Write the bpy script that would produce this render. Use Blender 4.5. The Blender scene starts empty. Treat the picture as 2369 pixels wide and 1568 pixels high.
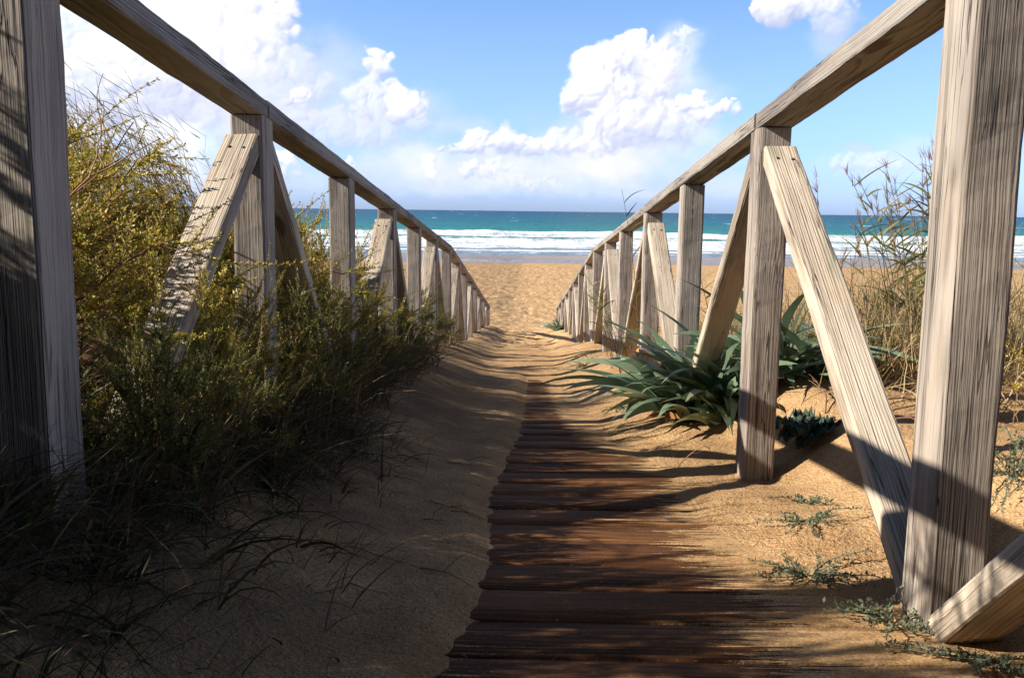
import bpy, math, random
import numpy as np
from mathutils import Vector, Matrix, noise as mnoise

# ------------------------------------------------------------------ camera, sky, sun, exposure
S = bpy.context.scene
COL = S.collection
R = math.radians
PITCH, YAW, ROLL = math.atan(296 / 2100), 0.0138, 0.0124
cam = bpy.data.cameras.new("camera")
cam_o = bpy.data.objects.new("camera", cam)
COL.objects.link(cam_o)
cam.sensor_width = 36.0
cam.lens = 36 * 2100 / 2369
cam.clip_start, cam.clip_end = 0.05, 60000
cam_o.matrix_world = (Matrix.Rotation(YAW, 4, 'Z') @ Matrix.Rotation(R(90) - PITCH, 4, 'X')
                      @ Matrix.Rotation(ROLL, 4, 'Z'))
S.camera = cam_o

SUN_EL, SUN_BACK = R(30.5), R(7)          # elevation; how far behind the picture plane the sun stands
to_sun = Vector((-math.cos(SUN_EL) * math.cos(SUN_BACK), -math.cos(SUN_EL) * math.sin(SUN_BACK), math.sin(SUN_EL)))
sun = bpy.data.lights.new("sun", 'SUN')
sun.energy, sun.angle, sun.color = 4.8, R(0.5), (1.0, 0.93, 0.82)
sun_o = bpy.data.objects.new("sun", sun)
COL.objects.link(sun_o)
sun_o.rotation_euler = to_sun.to_track_quat('Z', 'Y').to_euler()

SKY_STRENGTH = 0.06
EXPOSURE = 0.85
vs = S.view_settings
vs.view_transform, vs.look, vs.exposure, vs.gamma = 'Standard', 'None', EXPOSURE, 1.0
S.render.film_transparent = False
S.cycles.max_bounces, S.cycles.diffuse_bounces, S.cycles.glossy_bounces = 5, 3, 2
S.cycles.caustics_reflective = S.cycles.caustics_refractive = False


class NT:
    """small node-graph helper"""
    def __init__(self, tree):
        self.t = tree
        tree.nodes.clear()
    def n(self, typ, ins=None, **props):
        nd = self.t.nodes.new(typ)
        for k, v in props.items():
            setattr(nd, k, v)
        for k, v in (ins or {}).items():
            self.put(nd.inputs[k], v)
        return nd
    def put(self, sock, v):
        if isinstance(v, bpy.types.NodeSocket):
            self.t.links.new(v, sock)
        elif v is not None:
            if isinstance(v, (tuple, list)) and sock.type == 'RGBA' and len(v) == 3:
                v = (*v, 1)
            sock.default_value = v
    def m(self, op, a, b=None, c=None, clamp=False):
        nd = self.n('ShaderNodeMath', operation=op, use_clamp=clamp)
        for i, v in enumerate((a, b, c)):
            if v is not None:
                self.put(nd.inputs[i], v)
        return nd.outputs[0]
    def v(self, op, a, b=None, c=None):
        nd = self.n('ShaderNodeVectorMath', operation=op)
        for i, x in enumerate((a, b, c)):
            if x is not None:
                if i == 1 and op == 'SCALE':
                    self.put(nd.inputs['Scale'], x)
                else:
                    self.put(nd.inputs[i], x)
        return nd.outputs['Value' if op in ('LENGTH', 'DOT_PRODUCT', 'DISTANCE') else 'Vector']
    def xyz(self, v):
        return self.n('ShaderNodeSeparateXYZ', {0: v}).outputs
    def cxyz(self, x, y, z):
        return self.n('ShaderNodeCombineXYZ', {0: x, 1: y, 2: z}).outputs[0]
    def mix(self, f, a, b, blend='MIX'):
        nd = self.n('ShaderNodeMix', data_type='RGBA', blend_type=blend)
        self.put(nd.inputs[0], f); self.put(nd.inputs[6], a); self.put(nd.inputs[7], b)
        return nd.outputs[2]
    def mixf(self, f, a, b):
        nd = self.n('ShaderNodeMix', data_type='FLOAT')
        self.put(nd.inputs[0], f); self.put(nd.inputs[2], a); self.put(nd.inputs[3], b)
        return nd.outputs[0]
    def step(self, x, a, b, lo=0.0, hi=1.0):
        nd = self.n('ShaderNodeMapRange', interpolation_type='SMOOTHSTEP')
        for i, q in enumerate((x, a, b, lo, hi)):
            self.put(nd.inputs[i], q)
        return nd.outputs[0]
    def noise(self, vec, scale=1.0, detail=3.0, rough=0.5, dist=0.0, color=False):
        nd = self.n('ShaderNodeTexNoise', {'Vector': vec, 'Scale': scale, 'Detail': detail, 'Roughness': rough, 'Distortion': dist})
        return nd.outputs['Color' if color else 'Fac']
    def ramp(self, f, stops):
        nd = self.n('ShaderNodeValToRGB', {0: f})
        cr = nd.color_ramp
        while len(cr.elements) < len(stops):
            cr.elements.new(0.5)
        for e, (p, c) in zip(cr.elements, stops):
            e.position = p
            e.color = (*c, 1)
        return nd.outputs[0]
    def bump(self, h, strength, dist, normal=None):
        return self.n('ShaderNodeBump', {'Strength': strength, 'Distance': dist, 'Height': h, 'Normal': normal}).outputs[0]


# --- world: Nishita sky (the broken cumulus stands on the sky dome built below)
W = bpy.data.worlds.new("World")
S.world = W
W.use_nodes = True
W.cycles.sampling_method = 'MANUAL'
W.cycles.sample_map_resolution = 256
nt = NT(W.node_tree)
sky = nt.n('ShaderNodeTexSky', sky_type='NISHITA', sun_disc=False, sun_elevation=SUN_EL,
           sun_rotation=math.atan2(to_sun.x, to_sun.y), altitude=0, air_density=1.0, dust_density=0.5, ozone_density=2.0)
dirv = nt.n('ShaderNodeTexCoord').outputs['Generated']
dz_ = nt.xyz(nt.v('NORMALIZE', dirv))[2]
tint = nt.mix(nt.step(dz_, 0.0, 0.16), (1.05, 1.45, 2.9), (1.40, 1.62, 2.10))
tint = nt.mix(nt.step(dz_, 0.16, 0.26), tint, (1.30, 1.60, 2.10))
tint = nt.mix(nt.step(dz_, 0.28, 0.62), tint, (0.36, 0.43, 0.53))
fin = nt.v('SCALE', nt.mix(1.0, sky.outputs[0], tint, 'MULTIPLY'), SKY_STRENGTH * 0.93)
bg = nt.n('ShaderNodeBackground', {'Color': fin, 'Strength': 1.0})
nt.put(nt.n('ShaderNodeOutputWorld').inputs[0], bg.outputs[0])

# ------------------------------------------------------------------ helpers
def tag(o, label=None, cat=None, group=None, kind=None):
    if label: o['label'] = label
    if cat: o['category'] = cat
    if group: o['group'] = group
    if kind: o['kind'] = kind
    return o

def link(name, me, mat=None, parent=None):
    o = bpy.data.objects.new(name, me)
    COL.objects.link(o)
    if mat: me.materials.append(mat)
    if parent: o.parent = parent
    return o

def empty(name, loc=(0, 0, 0), rz=0):
    o = bpy.data.objects.new(name, None)
    o.empty_display_size = 0.1
    COL.objects.link(o)
    o.location = loc
    o.rotation_euler = (0, 0, rz)
    return o

def mesh_np(name, verts, quads, smooth=False):
    verts = np.asarray(verts, np.float32); quads = np.asarray(quads, np.int32)
    me = bpy.data.meshes.new(name)
    k = quads.shape[1]
    me.vertices.add(len(verts)); me.vertices.foreach_set('co', verts.ravel())
    me.loops.add(quads.size); me.loops.foreach_set('vertex_index', quads.ravel())
    me.polygons.add(len(quads))
    me.polygons.foreach_set('loop_start', np.arange(len(quads), dtype=np.int32) * k)
    if smooth:
        me.polygons.foreach_set('use_smooth', np.ones(len(quads), bool))
    me.update(calc_edges=True)
    me.validate()
    return me

def sstep(x, a, b):
    t = np.clip((x - a) / (b - a), 0, 1)
    return t * t * (3 - 2 * t)

_perm = np.random.RandomState(7).permutation(4096)
def perlin(x, y, seed=0):
    x = np.asarray(x, float) + seed * 17.3; y = np.asarray(y, float) - seed * 9.1
    xi, yi = np.floor(x).astype(int), np.floor(y).astype(int)
    xf, yf = x - xi, y - yi
    def grad(ix, iy, fx, fy):
        h = _perm[(_perm[ix & 4095] + iy) & 4095] * (2 * np.pi / 4096)
        return np.cos(h) * fx + np.sin(h) * fy
    u = xf * xf * xf * (xf * (xf * 6 - 15) + 10); v = yf * yf * yf * (yf * (yf * 6 - 15) + 10)
    a = grad(xi, yi, xf, yf); b = grad(xi + 1, yi, xf - 1, yf)
    c = grad(xi, yi + 1, xf, yf - 1); d = grad(xi + 1, yi + 1, xf - 1, yf - 1)
    return (a + (b - a) * u) * (1 - v) + (c + (d - c) * u) * v
def fbm(x, y, oct=4, seed=0):
    s, a = 0, 1.0
    for i in range(oct):
        s = s + a * perlin(x * 2 ** i, y * 2 ** i, seed + i); a *= 0.5
    return s

# ------------------------------------------------------------------ sky dome carrying the clouds, 30 km out
# cloud field over the seaward sky; coordinates are azimuth and elevation in units of 1/2100 rad
VEILS = [   # centre, half size, opacity, whiteness, raggedness
    (-840, 200, 380, 210, .82, .90, .75), (-560, 260, 330, 190, .50, .45, .9), (-760, 450, 330, 90, .75, .95, .9), (-1040, 420, 90, 120, .15, .9, 1.0),
    (-300, 190, 210, 110, .42, .40, .9), (-150, 165, 140, 60, .35, .4, .9), (230, 180, 330, 110, .55, .55, .8), (100, 120, 460, 80, .85, .62, .55), (-60, 105, 560, 60, .6, .62, .5), (330, 250, 170, 110, .42, .6, .9),
    (-300, 70, 500, 60, .42, .5, .7), (250, 60, 520, 50, .45, .5, .7), (760, 100, 230, 50, .30, .6, .9), (720, 140, 62, 16, .45, .15, .6), (640, 395, 60, 110, .35, .45, .9),
    (330, 345, 90, 90, .42, .8, .9), (-820, 60, 320, 60, .4, .5, .8), (900, 130, 200, 60, .3, .5, .9), (1300, 260, 300, 140, .7, .8, .8),
]
HEAPS = [   # centre, half size, number of puffs, puff size, opacity, brightness
    (-830, 290, 230, 120, 60, 64, .80, .95), (-620, 375, 120, 75, 34, 46, .95, 1.0), (-680, 300, 150, 90, 34, 50, .8, .95), (-530, 250, 100, 80, 26, 40, .62, .45), (-600, 180, 130, 60, 26, 36, .6, .40),
    (-335, 318, 30, 30, 12, 18, .85, .95), (-320, 235, 80, 44, 26, 26, .75, .72), (-380, 175, 150, 46, 26, 30, .6, .45), (-270, 225, 36, 34, 12, 20, .85, .95), (-515, 246, 26, 18, 8, 14, .8, 1.0),
    (215, 268, 110, 85, 60, 40, 1.0, 1.0), (232, 340, 48, 40, 24, 26, 1.0, 1.0), (150, 275, 60, 45, 22, 28, 1.0, 1.0), (262, 195, 130, 50, 34, 34, .85, .72), (310, 310, 50, 60, 16, 30, .45, .75),
    (345, 386, 22, 12, 8, 12, .6, .85), (338, 360, 10, 24, 6, 10, .45, .8), (375, 240, 30, 26, 16, 17, 1.0, 1.0), (437, 227, 36, 18, 16, 13, .95, 1.0), (400, 212, 30, 14, 8, 12, .7, .9),
    (-50, 150, 110, 22, 26, 20, .85, .85), (90, 150, 110, 26, 26, 24, .7, .75), (-150, 146, 60, 14, 12, 14, .7, .7),
    (-525, 95, 34, 24, 14, 15, .75, .9), (-218, 92, 16, 28, 12, 13, .8, .92), (-105, 92, 56, 18, 18, 14, .6, .85), (-398, 104, 12, 14, 6, 8, .7, .95), (-60, 98, 30, 14, 8, 10, .5, .8), (30, 60, 60, 14, 12, 12, .35, .8),
    (600, 455, 85, 58, 40, 34, .92, .93), (528, 432, 34, 28, 16, 16, .8, .92), (655, 430, 55, 60, 18, 32, .55, .75), (735, 108, 70, 18, 14, 18, .35, .8),
    (1420, 280, 160, 80, 34, 50, .9, .95), (-1350, 240, 200, 120, 40, 70, .9, .95),
]
def cloud_field(a0=-1650, a1=1650, e1=560, step=2.05):
    A, E_ = np.meshgrid(np.arange(a0, a1, step), np.arange(6, e1, step))
    wx = 26 * fbm(A / 120, E_ / 100, 3, 11) + 9 * fbm(A / 30, E_ / 26, 4, 12)
    wy = 22 * fbm(A / 120, E_ / 100, 3, 13) + 9 * fbm(A / 30, E_ / 26, 4, 14)
    X, Y = A + wx, E_ + wy
    rag = .5 + .62 * fbm(A / 150, E_ / 95, 6, 21)
    dark, white = np.array([.30, .34, .50]), np.array([.68, .67, .655])
    col = np.zeros(A.shape + (3,)); al = np.zeros(A.shape)
    def over(c, a):
        nonlocal col, al
        na = a + al * (1 - a)
        col = np.where(na[..., None] > 1e-5, (c * a[..., None] + col * (al * (1 - a))[..., None]) / np.maximum(na, 1e-5)[..., None], c)
        al = na
    for (a, e, ra, re, op, wh, rg_) in VEILS:
        d = np.sqrt(((X - a) / ra) ** 2 + ((Y - e) / re) ** 2)
        m = sstep(1 - d, 0, .75)
        t = op * np.clip(m * (1 - rg_) + m * rg_ * sstep(rag + .35 * (m - .5), .18, .82) * 1.25, 0, 1)
        w = np.clip(wh + .35 * (rag - .5), 0, 1)
        over(dark + (white - dark) * w[..., None], t)
    rg = np.random.default_rng(17)
    sun_ = np.array([-.70, .62, .36])
    for (a, e, ra, re, n, ps, op, br) in HEAPS:
        pad = ps * 2.4 + 40
        j0, j1 = np.searchsorted(A[0], [a - ra - pad, a + ra + pad]); i0, i1 = np.searchsorted(E_[:, 0], [e - re - pad, e + re + pad])
        if j1 <= j0 or i1 <= i0: continue
        sl = (slice(i0, i1), slice(j0, j1))
        x, y = X[sl] , Y[sl]
        H = np.full(x.shape, -1e3); soft = np.zeros(x.shape)
        for k in range(n * 3):
            ang, q = rg.uniform(0, 6.283), rg.uniform(0, 1) ** .6
            small = k >= n
            r = ps * rg.uniform(.55, 1.15) * (1 if not small else .46)
            if small: q = rg.uniform(.45, 1.08)
            cx, cy = a + ra * q * np.cos(ang), e + re * q * np.sin(ang)
            if small and np.sin(ang) < -.2 and rg.uniform() < .7: continue            # flat, quiet undersides
            d2 = ((x - cx) ** 2 + (y - cy) ** 2) / r ** 2
            zc = (1 - q * .8) * min(ra, re) * .55
            H = np.maximum(H, np.where(d2 < 1, zc + r * np.sqrt(np.maximum(1 - d2, 0)), -1e3))
            soft = np.maximum(soft, np.clip(1.22 - np.sqrt(d2), 0, 1.22))
        inside = H > -500
        fill = np.where(inside, H, 0)
        fill = fill + 4.5 * fbm(x / 26, y / 24, 5, 31)
        for _ in range(2):
            fill[1:-1, 1:-1] = (fill[1:-1, 1:-1] * 2 + fill[:-2, 1:-1] + fill[2:, 1:-1] + fill[1:-1, :-2] + fill[1:-1, 2:]) / 6
        gy, gx = np.gradient(fill, step)
        gx, gy = np.clip(gx, -2.2, 2.2), np.clip(gy, -2.2, 2.2)
        nz = 1 / np.sqrt(gx * gx + gy * gy + 1)
        lam = (-gx * sun_[0] - gy * sun_[1] + sun_[2]) * nz  # sunlit and shaded sides of the puffs, painted into the emitted cloud colour
        under = sstep((y - e) / re, -1.15, .15)
        w = np.clip(.35 + .66 * lam + .26 * under, 0, 1) * (.35 + .65 * under)
        w = np.clip(1 - (1 - w) * (1.0 if br > .85 else 1.15), 0, 1) * br + (1 - br) * .25
        edge = soft + .34 * fbm(x / 44, y / 36, 6, 41) * np.clip(soft * 3, 0, 1) - .04
        # crisp towards the sun, frayed on the lee side and below
        lee = sstep(((x - a) / ra) * .8 - ((y - e) / re) * .7, -.2, 1.1)
        t = op * sstep(edge, .06, .52 + .80 * lee)
        c = dark + (white - dark) * w[..., None]
        full_c = np.zeros(A.shape + (3,)); full_t = np.zeros(A.shape)
        full_c[sl] = c; full_t[sl] = t
        over(full_c, full_t)
    al = al * sstep(E_, 4, 40) * sstep(e1 - E_, 0, 60) * sstep(A - a0, 0, 200) * sstep(a1 - A, 0, 200)
    return A, E_, col, al

def build_sky():
    A, E_, col, al = cloud_field()
    az, el = A / 2100, E_ / 2100
    P = 30000 * np.stack([np.sin(az) * np.cos(el), np.cos(az) * np.cos(el), np.sin(el)], -1)
    n1, n2 = A.shape
    k = (np.arange(n1 - 1)[:, None] * n2 + np.arange(n2 - 1)[None, :]).ravel()
    me = mesh_np('sky', P.reshape(-1, 3), np.stack([k, k + 1, k + n2 + 1, k + n2], 1), True)
    at = me.attributes.new('cloud', 'FLOAT_COLOR', 'POINT')
    at.data.foreach_set('color', np.concatenate([col, al[..., None]], -1).astype(np.float32).ravel())
    m = bpy.data.materials.new('clouds'); m.use_nodes = True
    m.cycles.emission_sampling = 'NONE'
    nt = NT(m.node_tree)
    a = nt.n('ShaderNodeAttribute', attribute_name='cloud')
    em = nt.n('ShaderNodeEmission', {'Color': a.outputs['Color'], 'Strength': 1.0})
    mx = nt.n('ShaderNodeMixShader', {0: a.outputs['Alpha']})
    nt.put(mx.inputs[1], nt.n('ShaderNodeBsdfTransparent').outputs[0]); nt.put(mx.inputs[2], em.outputs[0])
    nt.put(nt.n('ShaderNodeOutputMaterial').inputs[0], mx.outputs[0])
    tag(link('sky', me, m), kind='structure')
build_sky()

# ------------------------------------------------------------------ site profile (camera at the origin, path along +Y)
POST_W, POST_D, BAY = 0.085, 0.105, 1.19
XL, XR = -0.69, 0.625                      # inner faces of the two railings
SEA_Z = -3.6
def rail_z(y):                             # underside of the handrail
    return np.where(y < 8.49, 0.226 - 0.101 * (y - 2.54), -0.375 - 0.1645 * (y - 8.49))
def deck_z(y):
    return rail_z(np.asarray(y, float)) - 0.982
_ex_y = [-3, 1.0, 1.26, 1.46, 1.75, 2.0, 2.53, 3.0, 3.4, 4.3, 5.2, 6.0]
_ex_x = [-.15, -.13, -.105, -.084, -.075, -.080, -.073, -.043, -.017, .008, .0, .02]
def edge_x(y):                             # where the blown sand on the left stops on the boards
    return np.interp(y, _ex_y, _ex_x)

def beach_z(y):
    b = np.interp(y, [-60, 8, 18, 40, 63.5, 65.2, 66.2, 67.6, 69.5, 73.5, 77, 100, 200, 400],
                  [-2.3, -2.22, -2.42, -3.02, -3.56, -3.63, -3.65, -3.61, -3.555, -3.57, -3.66, -4.0, -6.5, -9])
    return b

def ground(x, y):
    x, y = np.broadcast_arrays(np.asarray(x, float), np.asarray(y, float))
    d = deck_z(y)
    n1 = fbm(x / .9, y / .9, 4, 3); n2 = fbm(x / .22, y / .22, 3, 9); n3 = fbm(x / .07, y / .05, 3, 21)
    # sand lying along the foot of each railing, higher towards the beach end
    side_r = np.interp(y, [0, 1.2, 1.4, 1.8, 2.3, 2.45, 2.9, 4, 7, 9, 11, 13.3, 15.7, 18, 22], [.0, -.004, .0, .035, .012, -.002, .035, .08, .13, .15, .18, .37, .53, .66, .66])
    side = np.interp(y, [0, 1.3, 2.4, 4, 7, 9, 11, 13.3, 15.7, 18, 22], [.07, .06, .06, .09, .13, .15, .18, .37, .53, .66, .66])
    mid = np.interp(y, [0, 3.6, 5.2, 7, 9, 11, 13.3, 15.7, 18, 22], [-.0065, -.0065, .006, .03, .06, .10, .24, .42, .54, .58])
    strip = np.exp(-((x - .06 - .03 * n2) / .13) ** 2) * (1 - sstep(y, 5.2, 7.0))        # boards show through along the trodden middle
    mid = mid - .020 * strip * sstep(y, 3.2, 4.2) + .004 * n2 * sstep(y, 3.2, 4.2)
    ex = edge_x(y) + .024 + .020 * fbm(x / .5, y / .42, 4, 5) + .010 * fbm(x / .05, y / .06, 2, 15)
    left_t = -.0065 + .0265 * sstep(-(x - ex), -.02, .09) + .03 * sstep(-(x - ex), .0, .5)
    left = np.where(y < 6.5, np.maximum(left_t, mid), mid)
    wl = sstep(-x, .22, .70)
    lz = left * (1 - wl) + (side + .10 * np.interp(y, [0, 3, 7, 9], [1.1, .8, .3, 0])) * wl
    hx = np.interp(y, [0, 1.2, 1.5, 2.0, 2.5, 3.2, 4, 6], [.66, .64, .56, .46, .46, .40, .30, .24]) + .05 * fbm(y / .4, y * 0 + 8., 3, 6)
    right_t = -.0065 + .0095 * sstep(x, hx - .09, hx + .05) + side_r * sstep(x, hx - .06, .66) + .006 * fbm(x / .12, y / .08, 3, 44) * sstep(x, hx - .1, hx + .1)
    wr = sstep(x, .2, .66)
    rz_ = np.where(y < 5.2, np.maximum(mid, right_t), mid * (1 - wr) + side_r * wr)
    t = np.where(x < 0.1, np.maximum(lz, -.009), rz_)
    # dune banks outside the railings
    bl = sstep(-x, .65, 1.5) * .30 + sstep(-x, 1.1, 3.2) * .28 + sstep(-x, 3, 9) * .5
    br = sstep(x, .67, 1.0) * .17 + sstep(x, 1.0, 3.5) * .09
    fade = 1 - sstep(y, 7.5, 12)
    bank = np.where(x < 0, bl, br) * fade
    on_path = sstep(np.abs(x), .25, .8)
    rough = n1 * .028 * on_path + n2 * .007 * (.35 + .65 * on_path) * np.where(t > -.01, 1, .1) + n3 * .004 * np.where(t > -.005, 1, 0)
    z = d + t + bank + rough
    # beach, and the trampled sand on it
    b = beach_z(y)
    fp = 1 - sstep(y, 52, 62)
    pits = np.minimum(0, fbm(x / .36, y / .40, 2, 31) + .10) * .075 + np.minimum(0, fbm(x / .9, y / 1.1, 2, 37)) * .06 + n2 * .014
    near_end = sstep(y, 9.5, 13.0)
    b = b + pits * fp + .05 * fbm(x / 3, y / 3, 2, 41) * fp
    z = z + pits * near_end * .8 * (1 - sstep(np.abs(x), .45, .75)) + n3 * .006 * near_end
    k = .06
    h = np.clip(.5 + .5 * (z - b) / k, 0, 1)
    far_side = sstep(y, 17.5, 20)
    z = (b * (1 - h) + z * h + k * h * (1 - h)) * (1 - far_side) + b * far_side
    return z

def gz(x, y):
    return float(ground(np.array([x]), np.array([y]))[0])

# ------------------------------------------------------------------ materials
def new_mat(name):
    m = bpy.data.materials.new(name)
    m.use_nodes = True
    return m, NT(m.node_tree)

def finish(nt, bsdf):
    nt.put(nt.n('ShaderNodeOutputMaterial').inputs[0], bsdf)

def mat_wood(name, pale, dark, ring=0.0055, bump=1.0, green=0.25, warm=(.36, .23, .12), warm_amt=.25, flat=False, kn=.012):
    m, nt = new_mat(name)
    rnd = nt.n('ShaderNodeObjectInfo').outputs['Random']
    p = nt.n('ShaderNodeTexCoord').outputs['Object']
    off = nt.cxyz(nt.m('MULTIPLY', rnd, 37.1), nt.m('MULTIPLY', rnd, 91.7), nt.m('MULTIPLY', rnd, 53.3))
    po = nt.v('ADD', p, off)
    # knots: sparse cells stretched along the grain
    vo = nt.n('ShaderNodeTexVoronoi', {'Vector': nt.v('MULTIPLY', po, (7.5, 7.5, 2.2)), 'Scale': 1.0}, feature='F1')
    kd = vo.outputs['Distance']
    ksel = nt.m('GREATER_THAN', nt.xyz(vo.outputs['Color'])[0], 0.52)
    knot = nt.m('MULTIPLY', nt.step(kd, 0.42, 0.05), ksel)
    kcore = nt.m('MULTIPLY', nt.step(kd, 0.15, 0.09), ksel)
    wob = nt.noise(nt.v('MULTIPLY', po, (5, 5, 1.0)), 1.0, 2, .5)
    wob2 = nt.noise(nt.v('MULTIPLY', po, (30, 30, 4.0)), 1.0, 2, .5)
    cx = nt.m('MULTIPLY_ADD', nt.m('FRACT', nt.m('MULTIPLY', rnd, 7.31)), .22, .07)
    cy = nt.m('MULTIPLY_ADD', nt.m('FRACT', nt.m('MULTIPLY', rnd, 3.77)), .12, -.06)
    px, py, pz = nt.xyz(p)[:3]
    if flat: px, py = py, px
    rad = nt.v('LENGTH', nt.cxyz(nt.m('SUBTRACT', px, cx), nt.m('SUBTRACT', py, cy), 0))
    rad = nt.m('ADD', rad, nt.m('MULTIPLY', nt.m('SUBTRACT', wob, .5), .020))
    rad = nt.m('ADD', rad, nt.m('MULTIPLY', nt.m('SUBTRACT', wob2, .5), .003))
    rad = nt.m('ADD', rad, nt.m('MULTIPLY', knot, kn))
    rad = nt.m('ADD', rad, nt.m('MULTIPLY', nt.m('SUBTRACT', nt.noise(nt.cxyz(nt.m('MULTIPLY', rad, 45), nt.m('MULTIPLY', rnd, 50), 0), 1, 3, .6), .5), .030))
    ph = nt.m('FRACT', nt.m('DIVIDE', rad, ring))
    late = nt.m('MULTIPLY', nt.step(ph, 0.35, 0.92), nt.step(ph, 1.0, 0.94))       # slow rise, sharp edge of each growth ring
    fib = nt.noise(nt.v('MULTIPLY', po, (320, 320, 9)), 1.0, 3, .6)
    blot = nt.noise(nt.v('MULTIPLY', po, (9, 9, 1.6)), 1.0, 4, .6)
    blot2 = nt.noise(nt.v('MULTIPLY', po, (16, 16, 7)), 1.0, 4, .65)
    tone = nt.m('ADD', nt.m('MULTIPLY', nt.m('MULTIPLY', late, nt.step(blot, .35, .65, .25, 1.0)), .44), nt.m('ADD', nt.m('MULTIPLY', fib, .55), nt.m('MULTIPLY', blot, .60)))
    col = nt.mix(nt.step(tone, .42, 1.12), pale, dark)
    weather = nt.noise(nt.v('MULTIPLY', po, (4, 4, 1.1)), 1.0, 5, .65)                # greyed and darkened patches
    col = nt.mix(nt.step(weather, .46, .70, 0, .55), col, nt.mix(.5, dark, (.16, .15, .14)))
    col = nt.mix(nt.m('MULTIPLY', nt.step(blot2, .52, .75), warm_amt), col, warm)
    col = nt.mix(nt.m('MULTIPLY', nt.step(nt.noise(nt.v('MULTIPLY', po, (11, 11, 3)), 1, 3, .5), .56, .74), green), col, (.13, .135, .075))
    # checks: thin dark splits running with the grain
    ck = nt.noise(nt.v('MULTIPLY', po, (60, 60, 1.4)), 1.0, 2, .5)
    crack = nt.m('MULTIPLY', nt.step(nt.m('ABSOLUTE', nt.m('SUBTRACT', ck, .5)),   .014, .003), nt.step(blot, .42, .55))
    col = nt.mix(nt.m('MULTIPLY', crack, .8), col, (.035, .025, .018))
    col = nt.mix(nt.m('MULTIPLY', kcore, .75), col, (.13, .075, .04))
    h = nt.m('SUBTRACT', nt.m('MULTIPLY', nt.m('SUBTRACT', 1.0, late), .75), nt.m('MULTIPLY', crack, 1.5))
    h = nt.m('ADD', h, nt.m('MULTIPLY', fib, .55))
    h = nt.m('ADD', h, nt.m('MULTIPLY', kcore, -.5))
    nrm = nt.bump(h, min(1.0, .9 * bump), .0022 * bump)
    b = nt.n('ShaderNodeBsdfPrincipled', {'Base Color': col, 'Roughness': .82, 'Specular IOR Level': .25, 'Normal': nrm})
    finish(nt, b.outputs[0])
    return m

M_POST = mat_wood('weathered_post_wood', (.44, .375, .31), (.165, .128, .104), .0046, 1.15, .25, kn=.016)
M_RAIL = mat_wood('weathered_rail_wood', (.355, .31, .262), (.095, .074, .058), .0062, 1.0, .2, flat=True, kn=.005)
M_BRACE = mat_wood('pale_brace_wood', (.575, .485, .375), (.25, .19, .135), .006, 1.1, .6, warm=(.50, .30, .15), warm_amt=.3)

def sand_color(nt, pos):
    n1 = nt.noise(pos, 1.3, 3, .5)
    n2 = nt.noise(pos, 190.0, 3, .7)
    n3 = nt.noise(pos, 330.0, 1, .5)
    n4 = nt.noise(pos, 9.0, 4, .6)
    c = nt.mix(nt.step(nt.m('ADD', nt.m('MULTIPLY', n2, .55), nt.m('ADD', nt.m('MULTIPLY', n1, .2), nt.m('MULTIPLY', n4, .25))), .39, .61), (.40, .225, .095), (.70, .455, .230))
    c = nt.mix(nt.m('MULTIPLY', nt.step(n3, .63, .72), .5), c, (.66, .57, .46))
    c = nt.mix(nt.m('MULTIPLY', nt.step(n3, .36, .28), .55), c, (.14, .085, .045))
    return c, n2, n4

def mat_sand():
    m, nt = new_mat('sand')
    pos = nt.n('ShaderNodeNewGeometry').outputs['Position']
    c, n2, n4 = sand_color(nt, pos)
    px, py, pz = nt.xyz(pos)[:3]
    edge = nt.m('ADD', py, nt.m('MULTIPLY', nt.m('SUBTRACT', nt.noise(nt.v('MULTIPLY', pos, (.12, .5, 0)), 1, 4, .6), .5), 7))
    wet = nt.step(edge, 60.5, 64.5)
    c = nt.mix(nt.m('MULTIPLY', wet, .7), c, (.30, .185, .095))
    left_shade = nt.m('MULTIPLY', nt.step(nt.noise(pos, 3.2, 5, .62), .38, .60), nt.step(px, .0, -.45))  # mottled soil tone that paints deeper shade into the sand left of the boards
    c = nt.mix(nt.m('MULTIPLY', left_shade, .62), c, (.125, .088, .055))
    near = nt.step(py, 20, 3)
    clump = nt.noise(pos, 85.0, 4, .65)
    h = nt.m('ADD', nt.m('MULTIPLY', clump, .9), nt.m('MULTIPLY', n2, .35))
    nrm = nt.bump(h, nt.mixf(near, .3, .9), .020)
    nrm = nt.bump(n4, .5, .03, nrm)
    far = nt.noise(nt.v('MULTIPLY', pos, (3.2, 2.2, 0)), 1, 4, .6)
    nrm = nt.bump(far, nt.m('MULTIPLY', nt.step(py, 11, 17), nt.m('SUBTRACT', .8, wet, clamp=True)), .09, nrm)
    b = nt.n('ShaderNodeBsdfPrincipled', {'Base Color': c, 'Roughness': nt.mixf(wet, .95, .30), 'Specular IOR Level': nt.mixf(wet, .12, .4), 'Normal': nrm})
    finish(nt, b.outputs[0])
    return m
M_SAND = mat_sand()

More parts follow.
